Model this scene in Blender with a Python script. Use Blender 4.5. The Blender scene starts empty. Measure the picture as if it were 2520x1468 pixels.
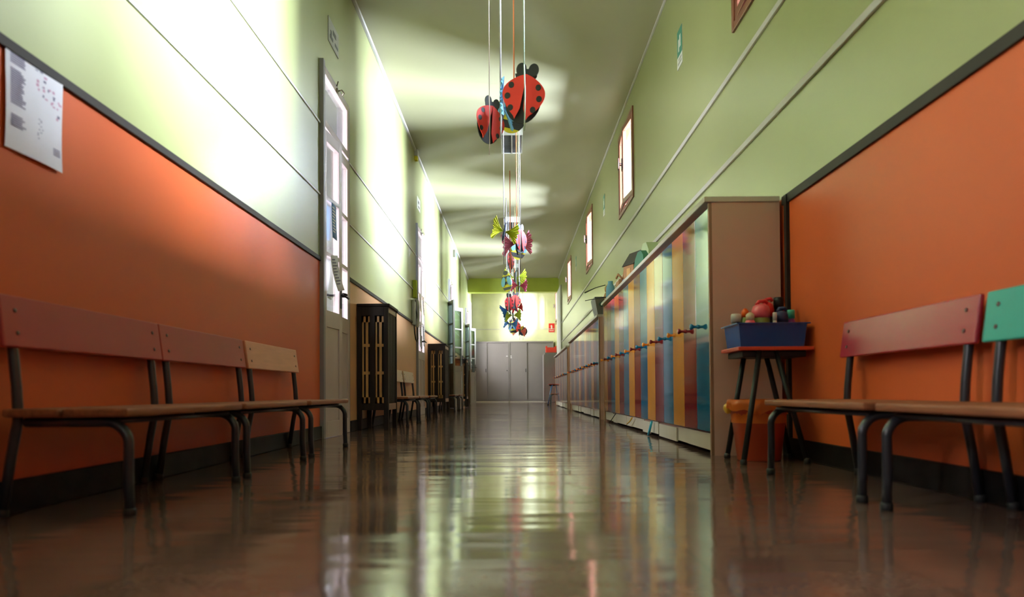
import bpy, bmesh, math, random
from math import sin, cos, pi, radians as R
from mathutils import Vector, Matrix, Euler
random.seed(7)
C = bpy.context.scene.collection
S = bpy.context.scene

# ------------------------------------------------------------------ camera
FPX = 1800.0
cam = bpy.data.cameras.new('camera')
cam.sensor_width = 36.0
cam.lens = FPX / 2520 * 36.0
cam.shift_x = -(1265.9 - 1260) / 2520
cam.shift_y = (927.1 - 734) / 2520
cam.clip_start = 0.05
cam.clip_end = 200
cam.dof.use_dof = True
cam.dof.focus_distance = 8.0
cam.dof.aperture_fstop = 2.2
co = bpy.data.objects.new('camera', cam)
C.objects.link(co)
_t, _r = -0.0209, -0.00688
_ct, _st, _cr, _sr = cos(_t), sin(_t), cos(_r), sin(_r)
_M = Matrix(((_cr, -_sr, 0), (_sr, _cr, 0), (0, 0, 1))) @ Matrix(((1, 0, 0), (0, _ct, -_st), (0, _st, _ct)))
_W = _M.transposed()                       # camera (right, down, forward) -> world (x, -z, y)
def _w(v):
    a = _W @ Vector(v)
    return Vector((a.x, a.z, -a.y))
_X, _Y, _Z = _w((1, 0, 0)), _w((0, -1, 0)), _w((0, 0, -1))
_rot = Matrix((_X, _Y, _Z)).transposed().to_4x4()
co.matrix_world = Matrix.Translation((0, 0, 0.37)) @ _rot
S.camera = co

# ------------------------------------------------------------------ world, light, exposure
S.view_settings.view_transform = 'Standard'
S.view_settings.look = 'None'
S.view_settings.gamma = 1.0
S.view_settings.use_curve_mapping = False
S.view_settings.exposure = -0.78
wd = bpy.data.worlds.new('daylight')
S.world = wd
wd.use_nodes = True
wn = wd.node_tree.nodes
wn['Background'].inputs[0].default_value = (0.90, 0.92, 0.97, 1)
wn['Background'].inputs[1].default_value = 1.3

WINDOWS = [(3.78, 5.07), (9.34, 10.62), (14.25, 15.52), (19.62, 20.92), (25.85, 27.1), (-2.1, -0.8)]
WZ0, WZ1 = 2.87, 4.05
DOORS = [(5.98, 7.04), (11.86, 12.92), (17.75, 18.85), (23.85, 24.95), (-0.05, 1.01)]
DZ = 3.14
AL, AR, CEIL, YEND, YBACK = -1.592, 1.554, 4.32, 28.0, -4.0

def area(name, loc, target, sx, sy, power, col=(1, 1, 1), spread=180):
    l = bpy.data.lights.new(name, 'AREA')
    l.shape = 'RECTANGLE'
    l.size, l.size_y = sx, sy
    l.energy = power
    l.color = col
    l.spread = R(spread)
    o = bpy.data.objects.new(name, l)
    C.objects.link(o)
    o.location = loc
    o.rotation_euler = (Vector(target) - Vector(loc)).to_track_quat('-Z', 'Y').to_euler()
    return o
SKY_P = [46000, 40000, 40000, 40000, 30000, 5000]
for i, (a, b) in enumerate(WINDOWS):
    yc = (a + b) / 2
    # the bright open yard and sky seen through each window
    area('window_daylight', (5.6, yc + 1.05, 3.75), (AL, yc + 1.05, 3.75), 2.4, 3.7, SKY_P[i], (0.75, 0.85, 1.0))
for a, b in DOORS:
    yc = (a + b) / 2
    area('classroom_daylight', (-3.6, yc, 2.0), (1.5, yc + (1.2 if yc < 2 else 0), 1.3), 2.2, 2.4, 1250 if yc < 2 else 950 if yc < 15 else 350, (0.92, 0.93, 1.0))
area('end_window_daylight', (-3.0, 26.3, 2.9), (0.3, 28.0, 2.7), 1.6, 2.2, 900, (1.0, 0.97, 0.90))
area('rear_fill_light', (0.0, YBACK + 0.05, 2.4), (0, 6, 1.2), 2.6, 2.2, 45, (1.0, 0.95, 0.90))  # added fill from behind the camera, no entrance is modelled there

# ------------------------------------------------------------------ materials
def lin(h):
    h = h.lstrip('#')
    v = [int(h[i:i + 2], 16) / 255 for i in (0, 2, 4)]
    return tuple(x / 12.92 if x <= 0.04045 else ((x + 0.055) / 1.055) ** 2.4 for x in v)
_mats = {}
def mat(name, col, rough=0.5, spec=0.5, metal=0.0, var=0.06, vscale=3.0, bump=0.0, bscale=60.0, coat=0.0, stretch=None, crough=0.26):
    if name in _mats: return _mats[name]
    if isinstance(col, str): col = lin(col)
    m = bpy.data.materials.new(name)
    m.use_nodes = True
    nt = m.node_tree
    p = nt.nodes['Principled BSDF']
    p.inputs['Roughness'].default_value = rough
    p.inputs['Specular IOR Level'].default_value = spec
    p.inputs['Metallic'].default_value = metal
    p.inputs['Coat Weight'].default_value = coat
    p.inputs['Coat Roughness'].default_value = crough
    p.inputs['Coat IOR'].default_value = 1.6
    tc = nt.nodes.new('ShaderNodeTexCoord')
    src = tc.outputs['Object']
    if stretch:
        mp = nt.nodes.new('ShaderNodeMapping')
        mp.inputs['Scale'].default_value = stretch
        nt.links.new(src, mp.inputs['Vector'])
        src = mp.outputs['Vector']
    n = nt.nodes.new('ShaderNodeTexNoise')
    n.inputs['Scale'].default_value = vscale
    n.inputs['Detail'].default_value = 4
    nt.links.new(src, n.inputs['Vector'])
    r = nt.nodes.new('ShaderNodeValToRGB')
    r.color_ramp.elements[0].position = 0.3
    r.color_ramp.elements[1].position = 0.7
    r.color_ramp.elements[0].color = tuple(c * (1 - var) for c in col) + (1,)
    r.color_ramp.elements[1].color = tuple(min(1, c * (1 + var)) for c in col) + (1,)
    nt.links.new(n.outputs['Fac'], r.inputs['Fac'])
    nt.links.new(r.outputs['Color'], p.inputs['Base Color'])
    if bump:
        n2 = nt.nodes.new('ShaderNodeTexNoise')
        n2.inputs['Scale'].default_value = bscale
        n2.inputs['Detail'].default_value = 3
        nt.links.new(tc.outputs['Object'], n2.inputs['Vector'])
        b = nt.nodes.new('ShaderNodeBump')
        b.inputs['Strength'].default_value = bump
        b.inputs['Distance'].default_value = 0.01
        nt.links.new(n2.outputs['Fac'], b.inputs['Height'])
        nt.links.new(b.outputs['Normal'], p.inputs['Normal'])
    _mats[name] = m
    return m

M = dict(
    green=mat('lime_wall_paint', (0.345, 0.375, 0.150), 0.40, 0.5, coat=0.9, bump=0.03, bscale=25, var=0.03, vscale=0.8),
    olive=mat('shaded_beam_paint', (0.40, 0.46, 0.05), 0.45),  # saturated olive stands for the beam lying in shade
    orange=mat('orange_dado_paint', (0.60, 0.105, 0.026), 0.42, 0.4, var=0.04, vscale=1.2, bump=0.02, bscale=30),
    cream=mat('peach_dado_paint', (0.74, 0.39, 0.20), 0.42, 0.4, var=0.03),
    endcream=mat('cream_wall_paint', (0.76, 0.77, 0.50), 0.5),
    white=mat('white_housing_lit_pilaster', (0.60, 0.60, 0.55), 0.6),
    ceil=mat('ceiling_paint', (0.40, 0.385, 0.26), 0.5, 0.4, var=0.03, vscale=1.0),
    duct=mat('pvc_duct', (0.62, 0.60, 0.58), 0.4),
    dado=mat('dark_dado_trim', (0.030, 0.024, 0.020), 0.6, 0.25, var=0.2),
    marble=mat('black_marble', (0.008, 0.007, 0.007), 0.5, 0.15, var=0.9, vscale=9),
    grey=mat('grey_door_paint', (0.56, 0.46, 0.46), 0.35, var=0.05),
    oldgrey=mat('old_olive_grey_door_paint', (0.20, 0.19, 0.155), 0.45, var=0.06),
    greydk=mat('grey_jamb_paint', (0.22, 0.21, 0.235), 0.4, var=0.05),
    brown=mat('brown_window_wood', (0.16, 0.045, 0.025), 0.35, var=0.25, vscale=6, stretch=(8, 8, 1)),
    darkwood=mat('dark_stained_wood', (0.014, 0.008, 0.006), 0.55, 0.25, var=0.3, vscale=5, stretch=(8, 8, 1)),
    lath=mat('golden_pine_lath', (0.55, 0.30, 0.10), 0.45, var=0.15, vscale=6, stretch=(8, 8, 1)),
    tube=mat('blue_black_tube_paint', (0.022, 0.024, 0.032), 0.28),
    rubber=mat('black_rubber', (0.012, 0.012, 0.012), 0.6),
    seat=mat('brown_seat_wood', (0.25, 0.085, 0.038), 0.5, 0.25, var=0.25, vscale=5, stretch=(12, 1, 12)),
    redb=mat('dull_red_lacquer', (0.36, 0.040, 0.034), 0.40, 0.3, var=0.05),
    redc=mat('maroon_lacquer', (0.36, 0.020, 0.038), 0.22, var=0.05),
    redsheen=mat('red_lacquer_with_sheen', (0.62, 0.235, 0.14), 0.35, 0.4, var=0.08, vscale=5, stretch=(8, 1, 8)),  # lighter copy of the red backrest, sheen put into the colour
    teal=mat('teal_lacquer', (0.035, 0.36, 0.29), 0.25, var=0.05),
    palew=mat('pale_birch_lacquer', (0.62, 0.44, 0.27), 0.3, var=0.08, vscale=5, stretch=(8, 1, 8)),
    steel=mat('dull_screw', (0.10, 0.05, 0.045), 0.5),
    lblue=mat('petrol_blue_laminate', (0.010, 0.105, 0.20), 0.07, 0.5, var=0.03),
    lred=mat('maroon_laminate', (0.17, 0.012, 0.014), 0.07, 0.5, var=0.03),
    lyel=mat('ochre_laminate', (0.62, 0.25, 0.035), 0.07, 0.5, var=0.03),
    carc=mat('beige_melamine', (0.66, 0.42, 0.34), 0.38, var=0.03),
    edge=mat('brown_edge_band', (0.30, 0.16, 0.095), 0.4),
    top=mat('pale_worktop', (0.66, 0.62, 0.55), 0.35),
    kick=mat('ivory_kick_board', (0.62, 0.57, 0.46), 0.4),
    kblue=mat('blue_knob_lacquer', (0.02, 0.17, 0.32), 0.25),
    kred=mat('maroon_knob_lacquer', (0.24, 0.03, 0.03), 0.25),
    kyel=mat('orange_knob_lacquer', (0.80, 0.30, 0.05), 0.25),
    tabletop=mat('orange_red_laminate', (0.62, 0.07, 0.03), 0.3),
    bin=mat('orange_bin_plastic', (0.60, 0.075, 0.025), 0.4),
    tray=mat('blue_tray_plastic', (0.005, 0.075, 0.34), 0.25),
    steelgrey=mat('grey_steel_cabinet', (0.205, 0.185, 0.19), 0.4, var=0.03),
    steelside=mat('grey_steel_side', (0.15, 0.14, 0.14), 0.45),
    black=mat('black_paint', (0.008, 0.008, 0.009), 0.5, 0.3),
    paper=mat('white_paper', (0.74, 0.73, 0.76), 0.7),
    ink=mat('grey_blue_ink', (0.20, 0.18, 0.27), 0.7),
    pink_ink=mat('pink_ink', (0.55, 0.30, 0.42), 0.7),
    bluep=mat('blue_print', (0.10, 0.22, 0.45), 0.6),
    signgrey=mat('grey_sign_plate', (0.38, 0.38, 0.32), 0.45),
    signdk=mat('dark_sign_print', (0.06, 0.06, 0.05), 0.5),
    signgreen=mat('green_sign_print', (0.02, 0.16, 0.11), 0.45),
    signred=mat('red_sign_print', (0.68, 0.02, 0.02), 0.4),
    signwhite=mat('white_sign_print', (0.75, 0.75, 0.68), 0.45),
    fred=mat('red_foam', (0.72, 0.030, 0.022), 0.65),
    fpinkred=mat('coral_foam', (0.62, 0.035, 0.05), 0.65),
    fblack=mat('black_foam', (0.010, 0.010, 0.014), 0.6),
    fnavy=mat('navy_foam', (0.018, 0.03, 0.10), 0.6),
    fyel=mat('yellow_foam', (0.70, 0.60, 0.03), 0.65),
    flime=mat('lime_fabric', (0.66, 0.70, 0.03), 0.7),
    fgreen=mat('olive_lime_fabric', (0.36, 0.42, 0.03), 0.7),
    fblue=mat('blue_fabric', (0.10, 0.26, 0.62), 0.7),
    fdblue=mat('deep_blue_fabric', (0.03, 0.13, 0.36), 0.7),
    fsky=mat('sky_blue_foam', (0.16, 0.40, 0.62), 0.6),
    fpink=mat('pink_fabric', (0.62, 0.17, 0.29), 0.7),
    fmag=mat('magenta_fabric', (0.66, 0.12, 0.30), 0.7),
    fpeach=mat('salmon_fabric', (0.85, 0.26, 0.24), 0.7),
    fgold=mat('gold_fabric', (0.66, 0.45, 0.05), 0.7),
    rwhite=mat('white_ribbon', (0.48, 0.46, 0.52), 0.4),
    rpink=mat('pale_pink_ribbon', (0.72, 0.60, 0.58), 0.4),
    rorange=mat('orange_ribbon', (0.78, 0.22, 0.08), 0.4),
    rgreen=mat('pale_green_ribbon', (0.42, 0.52, 0.44), 0.4),
    ryel=mat('pale_yellow_ribbon', (0.66, 0.64, 0.30), 0.4),
    kraft=mat('kraft_card', (0.36, 0.17, 0.075), 0.7),
    taupe=mat('taupe_cloth', (0.36, 0.25, 0.18), 0.8),
    planter=mat('grey_planter', (0.13, 0.13, 0.12), 0.5),
    blueplast=mat('blue_dish_plastic', (0.02, 0.08, 0.30), 0.35),
    dkgreen=mat('dark_green_felt', (0.02, 0.13, 0.08), 0.7),
    ltgreen=mat('sage_felt', (0.38, 0.46, 0.26), 0.7),
    phone=mat('grey_phone_plastic', (0.45, 0.45, 0.46), 0.35),
    brass=mat('dull_brass', (0.20, 0.17, 0.12), 0.35, metal=0.7),
    crate=mat('red_crate_plastic', (0.75, 0.04, 0.02), 0.35),
    blueleg=mat('blue_leg_paint', (0.06, 0.14, 0.40), 0.3),
    tealleg=mat('teal_leg_paint', (0.03, 0.12, 0.15), 0.3),
    louv=mat('dark_louvre', (0.06, 0.06, 0.06), 0.4),
    ppink=mat('pink_plastic', (0.75, 0.12, 0.15), 0.3),
    pred=mat('red_plastic', (0.60, 0.02, 0.03), 0.3),
    plilac=mat('lilac_plastic', (0.35, 0.30, 0.65), 0.3),
    ppurple=mat('purple_plastic', (0.30, 0.05, 0.25), 0.3),
    pteal=mat('mint_plastic', (0.05, 0.42, 0.30), 0.3),
    pcream=mat('cream_plastic', (0.75, 0.62, 0.42), 0.3),
    pwhite=mat('white_plastic', (0.75, 0.75, 0.70), 0.3),
    pgreen=mat('olive_plastic', (0.22, 0.28, 0.05), 0.35),
    porange=mat('orange_plastic', (0.75, 0.12, 0.01), 0.3),
    cyan=mat('cyan_tape', (0.03, 0.42, 0.62), 0.4),
    yellowtape=mat('yellow_tape', (0.75, 0.45, 0.05), 0.4),
    teddy=mat('tan_plush', (0.45, 0.26, 0.12), 0.9, bump=0.3, bscale=90),
)

def glass_mat(name, tint, refl):
    m = bpy.data.materials.new(name)
    m.use_nodes = True
    nt = m.node_tree
    nt.nodes.remove(nt.nodes['Principled BSDF'])
    out = nt.nodes['Material Output']
    tr = nt.nodes.new('ShaderNodeBsdfTransparent')
    tr.inputs[0].default_value = tuple(tint) + (1,)
    gl = nt.nodes.new('ShaderNodeBsdfGlossy')
    gl.inputs['Roughness'].default_value = 0.05
    mx = nt.nodes.new('ShaderNodeMixShader')
    lw = nt.nodes.new('ShaderNodeFresnel')
    lw.inputs['IOR'].default_value = 1.4
    mu = nt.nodes.new('ShaderNodeMath')
    mu.operation = 'MULTIPLY'
    mu.inputs[1].default_value = refl
    nt.links.new(lw.outputs[0], mu.inputs[0])
    nt.links.new(mu.outputs[0], mx.inputs[0])
    nt.links.new(tr.outputs[0], mx.inputs[1])
    nt.links.new(gl.outputs[0], mx.inputs[2])
    nt.links.new(mx.outputs[0], out.inputs[0])
    return m
M['glass'] = glass_mat('clear_pane', (0.93, 0.93, 0.93), 0.6)
M['frost'] = glass_mat('green_tinted_pane', (0.62, 0.72, 0.68), 0.5)

def sheer(name, col, alpha):
    m = mat(name, col, 0.35)
    nt = m.node_tree
    p = nt.nodes['Principled BSDF']
    out = nt.nodes['Material Output']
    tl = nt.nodes.new('ShaderNodeBsdfTranslucent')
    tl.inputs[0].default_value = tuple(col) + (1,)
    mx = nt.nodes.new('ShaderNodeMixShader')
    mx.inputs[0].default_value = alpha
    nt.links.new(p.outputs[0], mx.inputs[1])
    nt.links.new(tl.outputs[0], mx.inputs[2])
    nt.links.new(mx.outputs[0], out.inputs[0])
    return m
M['bag'] = sheer('yellow_bag_film', (0.80, 0.22, 0.04), 0.5)

def floor_mat():
    m = bpy.data.materials.new('polished_terrazzo')
    m.use_nodes = True
    nt = m.node_tree
    N, L = nt.nodes.new, nt.links.new
    p = nt.nodes['Principled BSDF']
    tc = N('ShaderNodeTexCoord')
    n1 = N('ShaderNodeTexNoise'); n1.inputs['Scale'].default_value = 1.6; n1.inputs['Detail'].default_value = 5
    n2 = N('ShaderNodeTexNoise'); n2.inputs['Scale'].default_value = 70; n2.inputs['Detail'].default_value = 3
    L(tc.outputs['Object'], n1.inputs['Vector']); L(tc.outputs['Object'], n2.inputs['Vector'])
    add = N('ShaderNodeMath'); add.operation = 'MULTIPLY_ADD'
    L(n2.outputs['Fac'], add.inputs[0]); add.inputs[1].default_value = 0.45; L(n1.outputs['Fac'], add.inputs[2])
    r = N('ShaderNodeValToRGB')
    r.color_ramp.elements[0].position = 0.5; r.color_ramp.elements[0].color = (0.100, 0.058, 0.047, 1)
    r.color_ramp.elements[1].position = 0.95; r.color_ramp.elements[1].color = (0.24, 0.148, 0.118, 1)
    L(add.outputs[0], r.inputs['Fac'])
    br = N('ShaderNodeTexBrick')
    br.offset = 0.0
    br.inputs['Scale'].default_value = 1.0
    br.inputs['Brick Width'].default_value = 0.4
    br.inputs['Row Height'].default_value = 0.4
    br.inputs['Mortar Size'].default_value = 0.0025
    br.inputs['Color1'].default_value = (1.12, 1.1, 1.08, 1)
    br.inputs['Color2'].default_value = (0.82, 0.84, 0.86, 1)
    br.inputs['Mortar'].default_value = (0.35, 0.35, 0.35, 1)
    L(tc.outputs['Object'], br.inputs['Vector'])
    mul = N('ShaderNodeMix'); mul.data_type = 'RGBA'; mul.blend_type = 'MULTIPLY'; mul.inputs['Factor'].default_value = 1.0
    L(r.outputs['Color'], mul.inputs['A']); L(br.outputs['Color'], mul.inputs['B'])
    L(mul.outputs['Result'], p.inputs['Base Color'])
    # worn polish: rough patches plus gently dished tiles
    rr = N('ShaderNodeMapRange'); rr.inputs['From Min'].default_value = 0.3; rr.inputs['From Max'].default_value = 0.7
    rr.inputs['To Min'].default_value = 0.07; rr.inputs['To Max'].default_value = 0.14
    L(n1.outputs['Fac'], rr.inputs['Value']); L(rr.outputs[0], p.inputs['Roughness'])
    p.inputs['Specular IOR Level'].default_value = 0.62
    mp = N('ShaderNodeMapping'); mp.inputs['Scale'].default_value = (0.7, 3.2, 1)
    L(tc.outputs['Object'], mp.inputs['Vector'])
    n3 = N('ShaderNodeTexNoise'); n3.inputs['Scale'].default_value = 1.5; n3.inputs['Detail'].default_value = 2
    L(mp.outputs['Vector'], n3.inputs['Vector'])
    b = N('ShaderNodeBump'); b.inputs['Strength'].default_value = 0.35; b.inputs['Distance'].default_value = 0.012
    L(n3.outputs['Fac'], b.inputs['Height'])
    L(b.outputs['Normal'], p.inputs['Normal'])
    return m
M['floor'] = floor_mat()

# ------------------------------------------------------------------ mesh helpers
class MB:
    """collects shapes; build() links them as ONE mesh object"""
    def __init__(s): s.v, s.f, s.m, s.mats, s.sm = [], [], [], [], []
    def mi(s, m):
        if m not in s.mats: s.mats.append(m)
        return s.mats.index(m)
    def add(s, vs, fs, m, smooth=False, T=None):
        o = len(s.v)
        k = s.mi(m)
        s.v += [tuple(T @ Vector(v)) if T is not None else tuple(v) for v in vs]
        for f in fs:
            s.f.append([i + o for i in f]); s.m.append(k); s.sm.append(smooth)
        return s
    def box(s, a, b, m, bev=0.0, T=None):
        x0, y0, z0 = (min(a[i], b[i]) for i in range(3))
        x1, y1, z1 = (max(a[i], b[i]) for i in range(3))
        bev = min(bev, (x1 - x0) * .45, (y1 - y0) * .45, (z1 - z0) * .45)
        if bev <= 0:
            vs = [(x, y, z) for z in (z0, z1) for y in (y0, y1) for x in (x0, x1)]
            fs = [(0, 2, 3, 1), (4, 5, 7, 6), (0, 1, 5, 4), (2, 6, 7, 3), (0, 4, 6, 2), (1, 3, 7, 5)]
            return s.add(vs, fs, m, False, T)
        bm = bmesh.new()
        bmesh.ops.create_cube(bm, size=1)
        for v in bm.verts:
            v.co = Vector(((x0 + x1) / 2 + v.co.x * (x1 - x0), (y0 + y1) / 2 + v.co.y * (y1 - y0), (z0 + z1) / 2 + v.co.z * (z1 - z0)))
        bmesh.ops.bevel(bm, geom=list(bm.edges), offset=bev, segments=2, affect='EDGES', profile=0.5)
        bm.verts.ensure_lookup_table()
        s.add([v.co[:] for v in bm.verts], [[v.index for v in f.verts] for f in bm.faces], m, False, T)
        bm.free()
        return s
    def tube(s, pts, r, m, seg=10, T=None, cap=True):
        pts = [Vector(p) for p in pts]
        rr = r if isinstance(r, (list, tuple)) else [r] * len(pts)
        vs, fs = [], []
        prev = None
        for i, p in enumerate(pts):
            d = (pts[min(i + 1, len(pts) - 1)] - pts[max(i - 1, 0)]).normalized()
            if prev is None:
                u = d.orthogonal().normalized()
            else:
                u = (prev - d * prev.dot(d)).normalized()
            prev = u
            w = d.cross(u)
            for k in range(seg):
                a = 2 * pi * k / seg
                vs.append(p + (u * cos(a) + w * sin(a)) * rr[i])
        n = len(pts)
        for i in range(n - 1):
            for k in range(seg):
                a, b = i * seg + k, i * seg + (k + 1) % seg
                fs.append((a, b, b + seg, a + seg))
        s.add(vs, fs, m, True, T)
        if cap:
            o = len(s.v) - len(vs)
            k = s.mi(m)
            s.f.append(list(range(o + seg - 1, o - 1, -1))); s.m.append(k); s.sm.append(False)
            s.f.append([o + (n - 1) * seg + i for i in range(seg)]); s.m.append(k); s.sm.append(False)
        return s
    def lathe(s, prof, m, seg=20, T=None, sx=1.0, sy=1.0):
        vs, fs = [], []
        for r, z in prof:
            for k in range(seg):
                a = 2 * pi * k / seg
                vs.append((r * cos(a) * sx, r * sin(a) * sy, z))
        for i in range(len(prof) - 1):
            for k in range(seg):
                a, b = i * seg + k, i * seg + (k + 1) % seg
                fs.append((a, b, b + seg, a + seg))
        fs.append(list(range(seg - 1, -1, -1)))
        fs.append([(len(prof) - 1) * seg + i for i in range(seg)])
        return s.add(vs, fs, m, True, T)
    def slab(s, outline, y0, y1, m, T=None, bend=None):
        """closed outline in xz given thickness along y"""
        n = len(outline)
        bf = bend or (lambda x, z: 0.0)
        vs = [(x, y0 + bf(x, z), z) for x, z in outline] + [(x, y1 + bf(x, z), z) for x, z in outline]
        fs = [list(range(n)), list(range(2 * n - 1, n - 1, -1))]
        for i in range(n):
            j = (i + 1) % n
            fs.append((j, i, i + n, j + n))
        return s.add(vs, fs, m, False, T)
    def build(s, name, parent=None, loc=None, rot=None):
        me = bpy.data.meshes.new(name)
        me.from_pydata(s.v, [], s.f)
        for m in s.mats: me.materials.append(m)
        me.polygons.foreach_set('material_index', s.m)
        me.polygons.foreach_set('use_smooth', s.sm)
        bm = bmesh.new(); bm.from_mesh(me)
        bmesh.ops.recalc_face_normals(bm, faces=bm.faces)
        bm.to_mesh(me); bm.free()
        me.update()
        o = bpy.data.objects.new(name, me)
        C.objects.link(o)
        if parent is not None: o.parent = parent
        if loc is not None: o.location = loc
        if rot is not None: o.rotation_euler = rot
        return o

def tag(o, label=None, cat=None, group=None, kind=None):
    if label: o['label'] = label
    if cat: o['category'] = cat
    if group: o['group'] = group
    if kind: o['kind'] = kind
    return o
def thing(name, label, cat, loc=(0, 0, 0), rz=0.0, group=None, rot=None):
    o = bpy.data.objects.new(name, None)
    o.empty_display_size = 0.1
    C.objects.link(o)
    o.location = loc
    o.rotation_euler = rot if rot else (0, 0, rz)
    return tag(o, label, cat, group)
KIDS = {}
def copy_tree(o, parent=None):
    c = o.copy()
    C.objects.link(c)
    if parent is not None: c.parent = parent
    for ch in list(o.children): copy_tree(ch, c)
    return c
def place(root, label, loc, rz=0.0, group=None, name=None):
    c = copy_tree(root)
    c.location = loc
    c.rotation_euler = (0, 0, rz)
    tag(c, label, None, group)
    return c
def struct(mb, name, label=None):
    o = mb.build(name)
    o['kind'] = 'structure'
    if label: o['label'] = label
    return o
def sroot(name, loc=(0, 0, 0), label=None, rz=0):
    o = bpy.data.objects.new(name, None)
    C.objects.link(o)
    o.location = loc
    o.rotation_euler = (0, 0, rz)
    o['kind'] = 'structure'
    if label: o['label'] = label
    return o
def arc(c, r, a0, a1, n, plane='xz'):
    out = []
    for i in range(n + 1):
        a = a0 + (a1 - a0) * i / n
        out.append((c[0] + r * cos(a), c[1], c[2] + r * sin(a)))
    return out

# ------------------------------------------------------------------ the setting
TH = 0.26
THL = 0.06
def side_wall(name, x, sign, openings, zbands, ybands):
    """wall in the plane x, thick outward; openings (y0,y1,z0,z1); material by (y,z)"""
    mb = MB()
    ys = sorted({YBACK, YEND} | {v for o in openings for v in o[:2]} | set(ybands))
    zs = sorted({0.0, CEIL} | {v for o in openings for v in o[2:]} | set(zbands))
    for y0, y1 in zip(ys, ys[1:]):
        for z0, z1 in zip(zs, zs[1:]):
            yc, zc = (y0 + y1) / 2, (z0 + z1) / 2
            if any(o[0] < yc < o[1] and o[2] < zc < o[3] for o in openings): continue
            m = M['green']
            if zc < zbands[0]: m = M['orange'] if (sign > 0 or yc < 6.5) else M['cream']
            mb.box((x, y0, z0), (x + sign * (TH if sign > 0 else THL), y1, z1), m)
    return struct(mb, name)
DL, DR = 1.485, 1.475
side_wall('wall_left', AL, -1, [(a, b, 0.0, DZ) for a, b in DOORS] + [(26.0, 27.2, 1.2, 3.7)], [DL], [6.5])
side_wall('wall_right', AR, 1, [(a, b, WZ0, WZ1) for a, b in WINDOWS], [DR], [])
struct(MB().box((AL - 6, YBACK - .2, -0.2), (AR + TH, YEND + .3, 0), M['floor']), 'floor')
struct(MB().box((AL - TH, YBACK - .2, CEIL), (AR + TH, YEND + .3, CEIL + .2), M['ceil']), 'ceiling')
struct(MB().box((AL - TH, YEND, 0), (AR + TH, YEND + .3, CEIL), M['endcream']), 'wall_back')
struct(MB().box((AL - TH, YBACK - .2, 0), (AR + TH, YBACK, CEIL), M['green']), 'wall_front')
# beam near the end and the pilaster under its right end, lit look put into its colour
struct(MB().box((AL, 25.25, 3.84), (AR, 25.6, CEIL), M['olive']), 'beam', 'beam with olive shade in its colour crossing under the ceiling')
struct(MB().box((AR - .05, 23.6, 0), (AR, 25.7, 3.84), M['white']), 'pilaster', 'pilaster on the right wall, coloured pale as if lit')
# skirting
mb = MB()
e = [YBACK] + [v for d in sorted(DOORS) for v in d] + [YEND]
for y0, y1 in zip(e[::2], e[1::2]): mb.box((AL, y0, 0), (AL + .018, y1, .105), M['marble'], .004)
struct(mb, 'baseboard_left')
struct(MB().box((AR - .018, YBACK, 0), (AR, 23.6, .105), M['marble'], .004), 'baseboard_right')
# dado rails, ducts
k = 0
def rail(side, z, h, d, m, skip=True, y1=None):
    global k
    k += 1
    mb = MB()
    x = AL if side < 0 else AR
    if side < 0:
        for y0, y2 in zip(e[::2], e[1::2]): mb.box((x, y0, z), (x + d, y2, z + h), m, .003)
    else:
        mb.box((x - d, YBACK, z), (x, y1 or 23.6, z + h), m, .003)
    struct(mb, 'trim_%d' % k)
rail(-1, DL - .028, .036, .014, M['dado'])
rail(1, DR - .045, .05, .014, M['dado'], y1=4.18)
rail(-1, 2.0, .016, .010, M['duct'])
rail(-1, 2.595, .016, .010, M['duct'])
rail(1, 1.985, .040, .016, M['duct'])
rail(1, 2.585, .040, .016, M['duct'])
mb = MB().box((AL, YBACK, CEIL - .045), (AL + .03, 25.25, CEIL - .005), M['duct'], .003)
k += 1; struct(mb, 'trim_%d' % k)
mb = MB().box((AR - .02, YBACK, CEIL - .03), (AR, 25.25, CEIL), M['duct'], .003)
k += 1; struct(mb, 'trim_%d' % k)
mb = MB().box((AL, YEND - .02, 2.78), (AR, YEND, 2.80), M['duct'])
k += 1; struct(mb, 'trim_%d' % k)
mb = MB().box((AR - .02, 4.095, .105), (AR, 4.13, DR), M['black'])   # black corner strip beside the lockers
k += 1; struct(mb, 'trim_%d' % k)

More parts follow.
